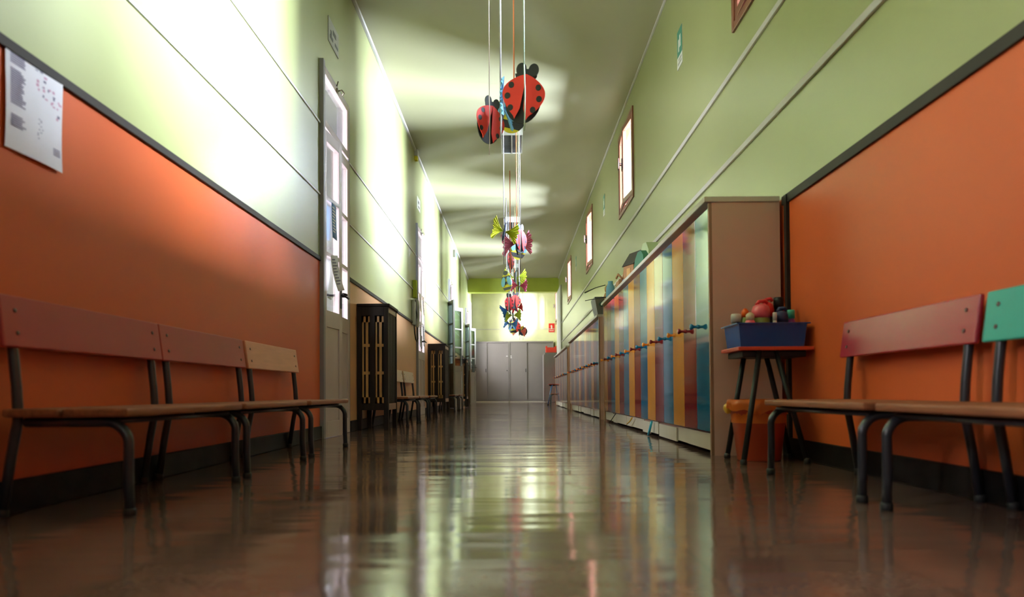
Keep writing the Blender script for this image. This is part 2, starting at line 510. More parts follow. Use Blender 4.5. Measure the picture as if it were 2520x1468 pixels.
# ------------------------------------------------------------------ windows on the right wall
def frame_rect(mb, y0, y1, z0, z1, w, x0, x1, m, bev=.004):
    mb.box((x0, y0, z0), (x1, y0 + w, z1), m, bev); mb.box((x0, y1 - w, z0), (x1, y1, z1), m, bev)
    mb.box((x0, y0 + w, z0), (x1, y1 - w, z0 + w), m, bev); mb.box((x0, y0 + w, z1 - w), (x1, y1 - w, z1), m, bev)
for i, (a, b) in enumerate(WINDOWS):
    r = sroot('window_%d' % (i + 1), (AR, a, WZ0), 'brown wooden two casement window high on the green wall')
    w, hh = b - a, WZ1 - WZ0
    mb = MB(); frame_rect(mb, 0, w, 0, hh, .055, -.018, .09, M['brown']); mb.build('window_frame', r)
    for sgn in (0, 1):
        cw = w / 2 - .058
        c = MB(); frame_rect(c, 0, cw, 0, hh - .12, .065, -.022, .022, M['brown'])
        hinge_y = .056 if sgn == 0 else w - .056
        ang = R(5 if sgn == 0 else -4)
        T = Matrix.Identity(4)
        if sgn: c.v = [(x, y - cw, z) for x, y, z in c.v]
        co_ = c.build('casement', r, (.012, hinge_y, .06), (0, 0, ang))
        g = MB(); yo = -cw if sgn else 0
        g.box((-.003, yo + .06, .06), (.003, yo + cw - .06, hh - .18), M['glass']); g.build('pane', co_)
        hd = MB()
        hy = (cw - .033) if sgn == 0 else (-cw + .033)
        hd.box((-.034, hy - .016, hh * .40), (-.022, hy + .016, hh * .53), M['black'], .003)
        hd.tube([(-.03, hy, hh * .47), (-.075, hy, hh * .47)], .008, M['black'], 8)
        hd.tube([(-.075, hy, hh * .41), (-.075, hy, hh * .53)], .010, M['steel'], 8)
        hd.build('handle', co_)

r = sroot('window_%d' % (len(WINDOWS) + 1), (AL, 26.0, 1.2), 'tall grey framed window beyond the beam')
mb = MB(); frame_rect(mb, 0, 1.2, 0, 2.5, .06, -.08, .01, M['grey']); mb.box((-.05, .57, .06), (-.02, .63, 2.44), M['grey']); mb.build('window_frame', r)
MB().box((-.04, .06, .06), (-.034, 1.14, 2.44), M['glass']).build('pane', r)

# ------------------------------------------------------------------ doors on the left wall
LEAF_H = 2.585
def leaf(parent, hinge_y, side, ang, width, glass, handle=True):
    """side +1: leaf runs +y from its hinge when closed, -1: runs -y. ang opens it into the corridor"""
    st = .075
    s = MB()
    def b(y0, y1, z0, z1, t=.02): s.box((-t, y0 * side, z0), (t, y1 * side, z1), M['grey'] if glass is M['glass'] else M['oldgrey'], .003)
    b(0, st, .003, LEAF_H); b(width - st, width, .003, LEAF_H)
    b(st, width - st, LEAF_H - .09, LEAF_H); b(st, width - st, .93, 1.07); b(st, width - st, .003, .14)
    for z in (1.545, 2.02): b(st, width - st, z - .018, z + .018)
    b(st, width - st, .14, .93, .010)
    b(st, width - st, .30, .325, .016)
    o = s.build('door_leaf', parent, (.0, hinge_y, 0), (0, 0, ang))
    g = MB()
    for z0, z1 in ((1.07, 1.527), (1.563, 2.002), (2.038, LEAF_H - .09)):
        g.box((-.004, st * side, z0), (.004, (width - st) * side, z1), glass)
    g.build('glazing', o)
    if handle:
        h = MB()
        y = (width - .037) * side
        for q in (1, -1):
            h.box((q * .02, y - .018, 1.12), (q * .026, y + .018, 1.34), M['black'], .002)
            h.tube([(q * .022, y, 1.24), (q * .075, y, 1.24), (q * .080, y - .03 * side, 1.24), (q * .080, y - .12 * side, 1.235)], .010, M['black'], 8)
        h.build('handle', o)
    return o
def doorway(i, modes, glass):
    a, b = DOORS[i]
    r = sroot('door_%d' % (i + 1), (AL, a, 0), 'grey glazed double door with transom on the left wall')
    w = b - a
    s = MB()
    s.box((-.10, 0, 0), (.035, .055, DZ), M['greydk'], .004); s.box((-.10, w - .055, 0), (.012, w, DZ), M['greydk'], .004)
    s.box((-.10, .055, DZ - .02), (.012, w - .055, DZ), M['greydk'], .003)
    s.build('casing', r)
    t = MB(); frame_rect(t, .06, w - .06, 2.615, DZ - .02, .06, -.03, .018, M['grey'])
    to = t.build('transom_frame', r)
    MB().box((-.008, .115, 2.67), (0, w - .115, DZ - .075), M['glass']).build('pane', to)
    l = MB(); l.box((.018, w / 2 - .03, DZ - .09), (.03, w / 2 + .03, DZ - .04), M['brass'], .003)
    l.tube([(.025, w / 2, DZ - .06), (.06, w / 2, DZ - .05), (.075, w / 2 + .02, DZ - .07), (.06, w / 2 + .03, DZ - .085)], .007, M['brass'], 8)
    l.tube([(.025, w / 2 - .04, DZ - .03), (.04, w / 2 - .045, DZ + .01)], .006, M['brass'], 8)
    l.build('latch', to)
    lw = (w - .11) / 2 - .002
    for side, ang in modes:
        hy = .057 if side > 0 else w - .057
        leaf(r, hy, side, ang, lw, glass)
    return r
def openang(side, deg): return R(-deg) if side > 0 else R(deg)
D1 = doorway(0, [(1, openang(1, 5)), (-1, 0)], M['glass'])
D2 = doorway(1, [(1, 0), (-1, 0)], M['glass'])
D3 = doorway(2, [(1, openang(1, 160)), (-1, openang(-1, 152))], M['frost'])
D4 = doorway(3, [(1, openang(1, 158)), (-1, openang(-1, 150))], M['frost'])

doorway(4, [(1, 0), (-1, 0)], M['glass'])

# ------------------------------------------------------------------ benches
def bench_parts(root, seatm, backm):
    """bench along y (centre at 0), back towards -x; x=0 is the wall plane"""
    L = .94
    fr = .43
    b = MB()
    for x0, x1 in ((.055, .225), (.235, .43)):
        b.box((x0, -L / 2, .304), (x1, L / 2, .33), seatm, .008)
    b.build('seat', root)
    bk = MB()
    T = Matrix.Translation((.062, 0, .515)) @ Matrix.Rotation(R(-8), 4, 'Y')
    bk.box((0, -L / 2 - .018, 0), (.017, L / 2 + .018, .162), backm, .005, T)
    for y in (-.425, .425):
        for z in (.045, .115):
            bk.lathe([(.0, .0), (.007, .0), (.007, .003), (.0, .004)], M['steel'], 8, T @ Matrix.Translation((.0165, y, z)) @ Matrix.Rotation(R(90), 4, 'Y'))
    bk.build('backrest', root)
    for y in (-.425, .425):
        f = MB()
        pts = [(.10, y, .288), (.30, y, .288)] + arc((.345, y, .218), .07, R(90), R(8), 7) + [(.414, y, .12), (.418, y, .012)]
        f.tube(pts, .0150, M['tube'], 12)
        lo = f.build('leg', root)
        MB().lathe([(.0165, 0), (.019, .003), (.019, .02), (.016, .026)], M['rubber'], 12, Matrix.Translation((.418, y, 0))).build('foot_cap', lo)
        f = MB()
        f.tube([(.030, y, .012), (.055, y, .18), (.075, y, .29), (.075, y, .33), (.070, y, .40), (.056, y, .53), (.038, y, .665)], .0150, M['tube'], 12)
        lo = f.build('back_post', root)
        MB().lathe([(.0165, 0), (.019, .003), (.019, .02), (.016, .026)], M['rubber'], 12, Matrix.Translation((.029, y, 0))).build('foot_cap', lo)
    f = MB(); f.tube([(.24, -.425, .288), (.24, .425, .288)], .011, M['tube'], 10)
    f.tube([(.385, -.425, .290), (.385, .425, .290)], .008, M['tube'], 8)
    f.build('rail', root)
def bench(label, x, y, rz, backm, group, seatm=None):
    r = thing('bench', label, 'bench', (x, y, 0), rz, group)
    bench_parts(r, seatm or M['seat'], backm)
    return r
XL = AL
benchA = bench('low red-backed bench nearest the camera, under the paper notice on the left', XL, 2.66, 0, M['redb'], 'red backed benches on the left')
place(benchA, 'low red-backed bench in the middle of the row against the orange left wall', (XL, 3.64, 0), 0, 'red backed benches on the left')
bench('low bench with sheen-lightened red backrest beside the first grey door', XL, 4.655, 0, M['redsheen'], 'red backed benches on the left')
benchP = None
for y, lb in ((8.455, 'low pale-backed bench right behind the first dark wooden cabinet'), (9.48, 'low pale-backed bench in the middle between first cabinet and wall phone'), (10.58, 'low pale-backed bench under the grey wall phone, by second door'),
              (14.76, 'low pale-backed bench right behind the second dark wooden cabinet'), (16.03, 'small far bench before the opened green-glazed door leaf')):
    if benchP is None: benchP = bench(lb, XL, y, 0, M['palew'], 'pale backed benches on the left')
    else: place(benchP, lb, (XL, y, 0), 0, 'pale backed benches on the left')
benchF = bench('low maroon-backed bench beside the orange waste bin on the right', AR, 2.83, pi, M['redc'], 'benches on the right')
bench('low teal-backed bench cut off by the right edge of the photo', AR, 1.82, pi, M['teal'], 'benches on the right')

# ------------------------------------------------------------------ dark slatted cabinets
def cover(root, w):
    D, H = .325, 1.245
    f = MB()
    for y in (0, w - .045):
        for x in (0.004, D - .05): f.box((x, y, 0), (x + .046, y + .045, H), M['darkwood'], .004)
    f.box((0.004, -.006, H), (D + .012, w + .006, H + .03), M['darkwood'], .006)
    f.build('body_frame', root)
    for y0 in (.004, w - .026):
        s = MB()
        s.box((.05, y0, 1.155), (D - .05, y0 + .022, H), M['darkwood']); s.box((.05, y0, .20), (D - .05, y0 + .022, .265), M['darkwood'])
        s.box((.135, y0, .265), (.185, y0 + .022, 1.155), M['darkwood'])
        so = s.build('side_panel', root)
        for x0 in (.05, .185):
            l = MB()
            wd_ = .085 if x0 < .1 else D - .05 - .185
            yy = y0 + .024
            l.box((x0 + .004, yy, .27), (x0 + wd_ - .004, yy + .012, .33), M['lath']); l.box((x0 + .004, yy, 1.09), (x0 + wd_ - .004, yy + .012, 1.15), M['lath'])
            l.box((x0 + .004, yy, .27), (x0 + .018, yy + .012, 1.15), M['lath']); l.box((x0 + wd_ * .45, yy, .27), (x0 + wd_ * .45 + .026, yy + .012, 1.15), M['lath'])
            for z in (.56, .84): l.box((x0 + .004, yy - .004, z), (x0 + wd_ - .004, yy + .012, z + .03), M['lath'])
            l.box((x0, yy + .03, .26), (x0 + wd_, yy + .036, 1.16), M['darkwood'])
            l.build('lath_screen', so)
    fr = MB()
    fr.box((D - .03, .045, 1.19), (D - .008, w - .045, H), M['edge'], .003); fr.box((D - .03, .045, .20), (D - .008, w - .045, .265), M['edge'], .003)
    n = max(4, int((w - .09) / .052))
    for i in range(n):
        y = .05 + (w - .10) * (i + .5) / n
        fr.box((D - .028, y - .018, .265), (D - .012, y + .018, 1.19), M['darkwood'], .004)
    fr.box((D - .05, .045, .265), (D - .045, w - .045, 1.19), M['black'])
    fr.build('slatted_front', root)
for y, w, lb in ((7.37, .55, 'dark slatted wooden cabinet standing by the first grey door'), (13.45, .75, 'dark slatted wooden cabinet standing by the second grey door'), (19.45, .7, 'dark slatted wooden cabinet behind the opened third door leaves')):
    r = thing('slatted_cabinet', lb, 'cabinet', (AL, y, 0), 0, 'dark slatted cabinets along the left wall')
    cover(r, w)

# ------------------------------------------------------------------ lockers
KX = 1.145
DOORM = [(M['lblue'], M['kblue'], 'blue'), (M['lred'], M['kred'], 'maroon'), (M['lyel'], M['kyel'], 'ochre')]
def knob_mb(m):
    s = MB()
    s.lathe([(.013, 0), (.013, .004), (.008, .012), (.0085, .028), (.017, .040), (.018, .048), (.012, .053), (.0, .054)], m, 16, Matrix.Rotation(R(-90), 4, 'Y'))
    return s
def locker(label, y0, w3, H, group, first, last):
    """three-door unit; local y from 0 to w3, front at x=0 facing -x"""
    r = thing('locker_cabinet', label, 'locker', (KX, y0, 0), 0, group)
    D = AR - .022 - KX
    b = MB()
    b.box((.02, 0 if not first else .022, .10), (D, w3, H - .002), M['carc'])
    b.box((.06, .01, 0.012), (D, w3 - .01, .10), M['black'])
    b.build('carcass', r)
    if first or last:
        e_ = MB()
        if first:
            e_.box((-.004, -.004, .0), (D, .020, H - .002), M['carc']); e_.box((-.022, -.004, .0), (-.004, .020, H - .002), M['edge'], .002)
        if last:
            e_.box((-.004, w3 - .02, .0), (D, w3, H - .002), M['carc']); e_.box((-.022, w3 - .02, .0), (-.004, w3, H - .002), M['edge'], .002)
        e_.build('end_panel', r)
    dw = w3 / 3
    for i, (dm, km, nm) in enumerate(DOORM):
        a, c = i * dw + .0025, (i + 1) * dw - .0025
        if first and i == 0: a += .022
        if last and i == 2: c -= .022
        d = MB(); d.box((-.018 + .018, a, .135), (.018, c, H - .028), dm, .0015)
        d.v = [(x - .018, y, z) for x, y, z in d.v]
        do = d.build('door', r); do['label'] = nm + ' locker door'
        ko = knob_mb(km).build('knob', do, (-.018, c - .055, .762))
    rnd = random.Random(int(y0 * 100))
    kk = MB()
    for a, c in ((0, dw), (dw, 3 * dw)) if rnd.random() < .6 else ((0, 2 * dw), (2 * dw, 3 * dw)):
        tz = rnd.uniform(-.008, .006); tx = rnd.uniform(-.01, .008)
        T = Matrix.Translation((.004 + tx, 0, .022 + tz)) @ Matrix.Rotation(R(rnd.uniform(-1, 1)), 4, 'Z')
        kk.box((0, a + .003, 0), (.014, c - .003, .098), M['kick'], .002, T)
    kk.build('kick_board', r)
    return r
ROWS = [(4.19, 5.0, 1.455, 'tall front locker row', 'beside the orange-topped table'), (9.70, 5.2, 1.365, 'middle locker row', 'under the grey planter'), (15.58, 4.7, 1.325, 'far locker row', 'next to the middle row')]
NTH = ['first', 'second', 'third', 'fourth', 'fifth']
for y0, ln, H, nm, near in ROWS:
    for i in range(5):
        lb = '%s three-door striped locker of the %s, %s' % (NTH[i], nm, ('counted from ' + ('the orange-topped table' if y0 < 5 else 'the taller row' if y0 < 10 else 'the middle row')))
        locker(lb, y0 + i * ln / 5, ln / 5, H, 'striped lockers of the ' + nm, i == 0, i == 4)
    t = MB()
    t.box((KX - .045, y0 - .012, H), (AR - .022, y0 + ln + .01, H + .032), M['top'], .004)
    t.box((KX - .047, y0 - .013, H + .001), (KX - .0455, y0 + ln + .01, H + .030), M['top'])
    o = t.build('worktop'); tag(o, 'long pale worktop lying on the ' + nm, 'worktop')

# ------------------------------------------------------------------ small table, tray, bottles, bin
def small_table(root, w, d, legm):
    t = MB()
    t.box((0, 0, .578), (w, d, .598), M['tabletop'], .004)
    t.build('tabletop', root)
    u = MB(); u.box((.03, .03, .545), (w - .03, d - .03, .578), M['black'], .004); u.build('apron', root)
    for (fx, fy, tx, ty) in ((-.025, -.14, .115, .02), (.005, .24, .10, .22), (w - .075, -.075, .205, .03), (w - .03, .27, .215, .22)):
        l = MB(); l.tube([(tx, ty, .575), (fx, fy, .012)], .0140, legm, 10)
        lo = l.build('leg', root)
        MB().lathe([(.013, 0), (.018, .003), (.017, .022), (.013, .03)], M['rubber'], 12, Matrix.Translation((fx, fy, 0))).build('foot_cap', lo)
tb = thing('small_table', 'small orange-topped table with black splayed legs holding the blue tray', 'table', (1.157, 3.77, 0), 0, 'small red topped tables')
small_table(tb, .392, .32, M['black'])
def rect_tray(mb, x0, x1, y0, y1, z0, z1, flare, m, t=.003):
    def ring(f, z, q=0): return [(x0 - f + q, y0 - f + q, z), (x1 + f - q, y0 - f + q, z), (x1 + f - q, y1 + f - q, z), (x0 - f + q, y1 + f - q, z)]
    vs = ring(0, z0) + ring(flare, z1) + ring(flare + .014, z1) + ring(flare + .014, z1 + .006) + ring(flare, z1 + .006, t) + ring(0, z0 + t, t)
    fs = [(3, 2, 1, 0)]
    for k_ in range(5):
        for i in range(4):
            j = (i + 1) % 4
            fs.append((k_ * 4 + i, k_ * 4 + j, k_ * 4 + 4 + j, k_ * 4 + 4 + i))
    fs.append((20, 21, 22, 23))
    mb.add(vs, fs, m)
TZ = .598
ty = MB()
rect_tray(ty, 1.178, 1.508, 3.80, 4.04, TZ + .001, TZ + .118, .012, M['tray'])
o = ty.build('tray'); tag(o, 'blue plastic tray full of drinking bottles on the orange-topped table', 'tray')
def bottle(label, x, y, r, h, body, cap, capm=None, capstyle=0, tilt=0):
    b_ = thing('drinking_bottle', label, 'bottle', (x, y, TZ + .006), 0, 'drinking bottles in the blue tray', rot=(0, R(tilt), 0))
    MB().lathe([(r * .85, 0), (r, .008), (r, h * .66), (r * .8, h * .74), (r * .62, h * .78)], body, 18).build('body', b_)
    c = MB()
    if capstyle == 0: c.lathe([(r * .72, h * .77), (r * .74, h * .92), (r * .5, h * .97), (r * .22, h), (0, h)], cap, 16)
    elif capstyle == 1:
        c.lathe([(r * 1.02, h * .68), (r * 1.02, h * .86), (r * .86, h * .96), (r * .5, h), (0, h)], cap, 18)
    else:
        c.lathe([(r * .9, h * .76), (r * .92, h * .94), (r * .8, h), (0, h)], cap, 16)
    c.build('cap', b_)
    if capstyle == 1:
        s_ = MB(); s_.tube([(-r * .5, 0, h * .98), (-r * .2, 0, h * 1.07), (r * .5, 0, h * 1.09), (r * .8, 0, h * 1.03)], .010, capm or cap, 8); s_.build('spout', b_)
    return b_
bottle('dark bottle with white patch at the left end of the tray', 1.213, 3.99, .030, .185, M['black'], M['pwhite'], None, 2)
bottle('pink patterned bottle leaning at the left front of the tray', 1.250, 3.865, .030, .180, M['ppink'], M['pcream'], None, 0)
bottle('small bottle with orange round cap behind the big pink cap', 1.262, 3.985, .026, .215, M['pgreen'], M['porange'], None, 0)
bottle('fat bottle with domed pink cap and olive band in the tray', 1.318, 3.90, .046, .225, M['pgreen'], M['ppink'], M['pred'], 1)
bottle('bottle with dark red spout cap in the middle of the tray', 1.384, 3.985, .034, .245, M['black'], M['pred'], M['pred'], 1)
bottle('slim clear whitish bottle before the dark red cap', 1.368, 3.83, .012, .175, M['pwhite'], M['pwhite'], None, 2)
bottle('dark navy round bottle at the front of the tray', 1.412, 3.862, .036, .185, M['fnavy'], M['fnavy'], None, 1)
bottle('tallest bottle with wide black cap at the back of the tray', 1.450, 3.998, .030, .275, M['black'], M['black'], None, 2)
bottle('purple bottle with mint cap at the right end of tray', 1.478, 3.895, .022, .195, M['ppurple'], M['pteal'], None, 2)
bottle('cream capped low bottle at the right rear of the tray', 1.487, 3.955, .018, .160, M['plilac'], M['pcream'], None, 2)
# waste bin with liner
bn = thing('waste_bin', 'orange plastic waste bin with yellow bag under the small table', 'bin', (1.305, 3.92, 0))
s = MB(); s.lathe([(.105, 0), (.112, .004), (.148, .30), (.154, .302), (.154, .312), (.144, .312), (.108, .01), (0, .01)], M['bin'], 32); s.build('bucket', bn)
s = MB()
rnd = random.Random(3)
n = 56
prof = [(.140, .20), (.143, .305), (.149, .324), (.158, .320), (.162, .300), (.160, .282), (.159, .270)]
vs, fs = [], []
for j, (r_, z_) in enumerate(prof):
    for i in range(n):
        a = 2 * pi * i / n
        ru = (.006 * sin(a * 11 + j) + .004 * sin(a * 17 + 2 * j)) * (j / 6)
        drop = (-.02 * max(0, sin(a * 3 + 1)) - .008 * sin(a * 9)) * (j >= 4)
        bul = .02 * math.exp(-((a - pi * 1.12) / .35) ** 2) * (j >= 2)
        vs.append(((r_ + ru + bul) * cos(a), (r_ + ru + bul) * sin(a), z_ + drop))
for j in range(len(prof) - 1):
    for i in range(n):
        fs.append((j * n + i, j * n + (i + 1) % n, (j + 1) * n + (i + 1) % n, (j + 1) * n + i))
s.add(vs, fs, M['bag'], True)
s.build('bag_liner', bn)
s = MB(); s.lathe([(0, -.03), (.014, -.022), (.024, 0), (.020, .018), (.010, .026), (0, .03)], M['yellowtape'], 14, Matrix.Translation((-.158, .02, .275)), 1, 1.2)
s.build('bag_knot', bn)

# far table and stool
tb2 = thing('small_table', 'small red-topped table with blue legs at the far end of the lockers', 'table', (.965, 20.85, 0), 0, 'small red topped tables')
small_table(tb2, .392, .32, M['blueleg'])
st = thing('stool', 'low stool with bent teal legs under the far red-topped table', 'stool', (1.16, 20.60, 0))
MB().box((-.15, -.13, .305), (.15, .13, .325), M['seat'], .006).build('seat', st)
for sx in (-1, 1):
    for sy in (-1, 1):
        l = MB(); l.tube([(sx * .06, sy * .09, .295)] + [(sx * (.085 + .05 * sin(R(q))), sy * .09, .245 + .05 * cos(R(q))) for q in (0, 30, 60, 85)] + [(sx * .145, sy * .095, 0)], .011, M['tealleg'], 8)
        l.build('leg', st)

# ------------------------------------------------------------------ end wall furniture
def sliding_cabinet(label, x0, x1):
    y = 27.5
    r = thing('sliding_door_cabinet', label, 'cabinet', (x0, y, 0), 0, 'grey steel cabinets on the end wall')
    w, H = x1 - x0, 2.29
    b = MB()
    b.box((0, 0, .045), (.035, .46, H), M['steelgrey']); b.box((w - .035, 0, .045), (w, .46, H), M['steelgrey'])
    b.box((.035, 0, H - .05), (w - .035, .46, H), M['steelgrey']); b.box((.035, 0, .045), (w - .035, .46, .09), M['steelgrey'])
    b.box((.035, .40, .09), (w - .035, .46, H - .05), M['black'])
    b.build('carcass', r)
    MB().box((.01, .012, 0), (w - .01, .45, .045), M['signwhite']).build('plinth', r)
    d = MB(); d.box((.036, .012, .092), (w * .40, .03, H - .052), M['steelgrey'], .002)
    do = d.build('sliding_door', r)
    MB().box((w * .40 - .055, .007, 1.13), (w * .40 - .03, .012, 1.26), M['black'], .002).build('handle', do)
    d = MB(); d.box((w * .38, .036, .092), (w - .036, .054, H - .052), M['steelgrey'], .002)
    do = d.build('sliding_door', r)
    MB().lathe([(.02, 0), (.02, .008), (0, .009)], M['black'], 14, Matrix.Translation((w - .07, .036, 1.19)) @ Matrix.Rotation(R(90), 4, 'X')).build('lock', do)
    return r, w
r1, w1 = sliding_cabinet('left grey steel cabinet with sliding doors on the end wall', -1.575, -.205)
MB().box((1.27, .030, 1.72), (1.33, .036, 1.745), M['paper']).build('label_card', r1)
r2, w2 = sliding_cabinet('right grey steel cabinet with sliding doors on the end wall', -.195, 1.48)
MB().box((.04, .006, 1.72), (.10, .012, 1.745), M['paper']).build('label_card', r2)
MB().box((.045, .006, 1.66), (.105, .012, 1.685), M['paper']).build('label_card', r2)
fc = thing('filing_cabinet', 'grey steel filing cabinet side-on below the red crate, before end cabinets', 'cabinet', (1.09, 26.45, 0))
MB().box((.012, 0, .02), (AR - 1.09 - .01, .9, 1.80), M['steelside'], .004).build('body', fc)
MB().box((-.03, -.004, .06), (.010, .9, 1.74), M['steelgrey'], .004).build('door', fc)
cr = MB()
X0, X1, Y0, Y1, Z0, Z1 = 1.15, 1.53, 26.5, 26.85, 1.801, 2.04
cr.box((X0, Y0, Z0), (X1, Y1, Z0 + .01), M['crate'])
for a_, b_ in (((X0, Y0), (X1, Y0 + .012)), ((X0, Y1 - .012), (X1, Y1)), ((X0, Y0), (X0 + .012, Y1)), ((X1 - .012, Y0), (X1, Y1))):
    cr.box((a_[0], a_[1], Z0), (b_[0], b_[1], Z1 - .05), M['crate'])
for x_ in (X0, X1 - .05): cr.box((x_, Y0 - .004, Z0), (x_ + .05, Y0 + .016, Z1), M['crate'], .003); cr.box((x_, Y1 - .016, Z0), (x_ + .05, Y1 + .004, Z1), M['crate'], .003)
for z_ in (.05, .12): cr.box((X0 - .004, Y0 - .006, Z0 + z_), (X1 + .004, Y0, Z0 + z_ + .015), M['crate'])
tag(cr.build('crate'), 'red plastic crate on top of the grey filing cabinet', 'crate')
fs_ = thing('fire_sign', 'red fire extinguisher sign on the end wall above the crate', 'sign', (1.44, YEND, 2.66))
MB().box((-.11, -.012, 0), (.108, 0, .34), M['signred'], .002).build('plate', fs_)
g = MB()
g.lathe([(.024, 0), (.026, .005), (.026, .10), (.012, .12), (.012, .135), (0, .136)], M['signwhite'], 14, Matrix.Translation((.0, -.013, .14)), 1, .15)
g.box((-.03, -.016, .268), (.012, -.012, .278), M['signwhite']); g.tube([(-.03, -.014, .27), (-.042, -.014, .22)], .004, M['signwhite'], 6)
g.build('extinguisher_symbol', fs_)
g = MB()
for i in range(8): g.box((-.082 + i * .021, -.015, .045), (-.068 + i * .021, -.012, .075), M['signwhite'])
g.box((-.085, -.015, .095), (.083, -.012, .10), M['signwhite'])
g.build('caption', fs_)

# ------------------------------------------------------------------ ceiling luminaires with dark louvres
for Y0, lb in ((10.82, 'louvred ceiling light just behind the nearest hanging ladybugs'), (16.4, 'louvred ceiling light above the lime butterfly'), (22.4, 'louvred ceiling light farthest down the corridor')):
    r = thing('ceiling_light', lb, 'light', (-.18, Y0, 4.2), 0, 'louvred ceiling lights')
    s = MB()
    s.box((0, 0, .0), (.02, .86, .12), M['white']); s.box((.31, 0, 0), (.33, .86, .12), M['white'])
    s.box((.02, 0, 0), (.31, .02, .12), M['white']); s.box((.02, .84, 0), (.31, .86, .12), M['white']); s.box((.02, .02, .10), (.31, .84, .12), M['white'])
    s.build('housing', r)
    l = MB()
    for i in range(20): l.box((.02, .03 + i * .041, .002), (.31, .034 + i * .041, .05), M['louv'])
    l.box((.155, .02, .0), (.175, .84, .055), M['duct'])
    l.build('louvre', r)
    t_ = MB()
    for x in (.085, .245): t_.tube([(x, .04, .075), (x, .82, .075)], .013, M['pwhite'], 10)
    t_.build('fluorescent_tubes', r)

# ------------------------------------------------------------------ signs and papers
def wall_sign(name, label, x, sgn, y0, y1, z0, z1, base, marks, cat='sign', thick=.006):
    r = thing(name, label, cat, (x, y0, z0))
    MB().box((0, 0, 0), (sgn * thick, y1 - y0, z1 - z0), base, .001).build('plate', r)
    for (u0, v0, u1, v1, m) in marks:
        w, h = y1 - y0, z1 - z0
        th2 = .0012 if m is M['signgreen'] else .0020
        MB().box((sgn * thick, u0 * w, v0 * h), (sgn * (thick + th2), u1 * w, v1 * h), m).build('pictogram', r)
    return r
def person_marks(m):
    return [(.12, .30, .45, .38, m), (.38, .38, .55, .62, m), (.40, .66, .52, .76, m), (.50, .30, .62, .42, m), (.60, .42, .72, .52, m)]
wall_sign('wall_sign', 'grey sign plate with dark pictograms above the first grey door', AL, 1, 6.26, 6.62, 3.425, 3.64, M['signgrey'], [(.14, .22, .42, .36, M['signdk']), (.2, .36, .30, .58, M['signdk']), (.42, .55, .72, .74, M['signdk']), (.62, .24, .92, .36, M['signdk'])])
wall_sign('wall_sign', 'pale sign plate with dark pictogram above the second grey door', AL, 1, 12.04, 12.40, 3.43, 3.635, M['signwhite'], [(.25, .5, .6, .72, M['signdk']), (.3, .2, .8, .32, M['signdk'])])
r = thing('exit_light', 'teal emergency light box high on the wall above third door', 'light', (AL, 19.15, 3.93))
MB().box((0, 0, 0), (.07, .42, .20), M['phone'], .01).build('housing', r)
MB().box((.07, .04, .03), (.075, .38, .17), M['signgreen'], .003).build('lens', r)
for y0, y1, lb in ((6.60, 6.80, 'white and green emergency sign between first two brown windows'), (12.32, 12.52, 'green emergency sign between the second and third brown windows'), (18.0, 18.2, 'green emergency sign just before the fourth brown window')):
    wall_sign('emergency_sign', lb, AR, -1, y0, y1, 3.37, 3.72, M['signwhite'], [(.0, .30, .96, 1.0, M['signgreen']), (.25, .5, .5, .82, M['signwhite']), (.55, .42, .72, .74, M['signwhite']), (.15, .08, .85, .14, M['signgrey']), (.15, .18, .7, .23, M['signgrey'])])
# notice at the left edge
r = thing('paper_notice', 'white paper notice with printed text and pink map on the orange wall', 'notice', (AL + .003, 2.262, 1.148))
s = MB()
pw, ph = .285, .342
nx, nz = 8, 8
vs = [(.006 + .006 * sin(j / nz * 3 + i * .4) * (1 - j / nz) + .004 * (i / nx) ** 2, i / nx * pw, j / nz * ph) for j in range(nz + 1) for i in range(nx + 1)]
fs = [(j * (nx + 1) + i, j * (nx + 1) + i + 1, (j + 1) * (nx + 1) + i + 1, (j + 1) * (nx + 1) + i) for j in range(nz) for i in range(nx)]
s.add(vs, fs, M['paper'], False)
so = s.build('sheet', r)
md = so.modifiers.new('thickness', 'SOLIDIFY'); md.thickness = .0008
g = MB()
rnd = random.Random(5)
def surf(u, v): return .006 + .006 * sin(v * 3 + u * nx * .4) * (1 - v) + .004 * u ** 2
def pm(u0, v0, u1, v1, m):
    x = max(surf(u0, v0), surf(u1, v1), surf((u0 + u1) / 2, (v0 + v1) / 2))
    g.add([(x + .0016, u0 * pw, v0 * ph), (x + .0016, u1 * pw, v0 * ph), (x + .0016, u1 * pw, v1 * ph), (x + .0016, u0 * pw, v1 * ph)], [(0, 1, 2, 3)], m)
for blk in ((.80, .92), (.42, .76), (.22, .33)):
    v = blk[1]
    while v > blk[0]:
        pm(.07, v - .013, .07 + rnd.uniform(.18, .26), v, M['ink']); v -= .02
for i in range(26):
    u, v = rnd.uniform(.48, .92), 0; v = .86 - (u - .48) * .55 + rnd.uniform(-.14, .08)
    pm(u, v, u + rnd.uniform(.02, .06), v + rnd.uniform(.01, .03), M['pink_ink'] if rnd.random() < .6 else M['ink'])
for i in range(12):
    u, v = rnd.uniform(.40, .62), rnd.uniform(.22, .42)
    pm(u, v, u + .03, v + .008, M['ink'])
for i in range(4): pm(.82, .14 + i * .02, .95, .150 + i * .02, M['ink'])
g.build('print', r)
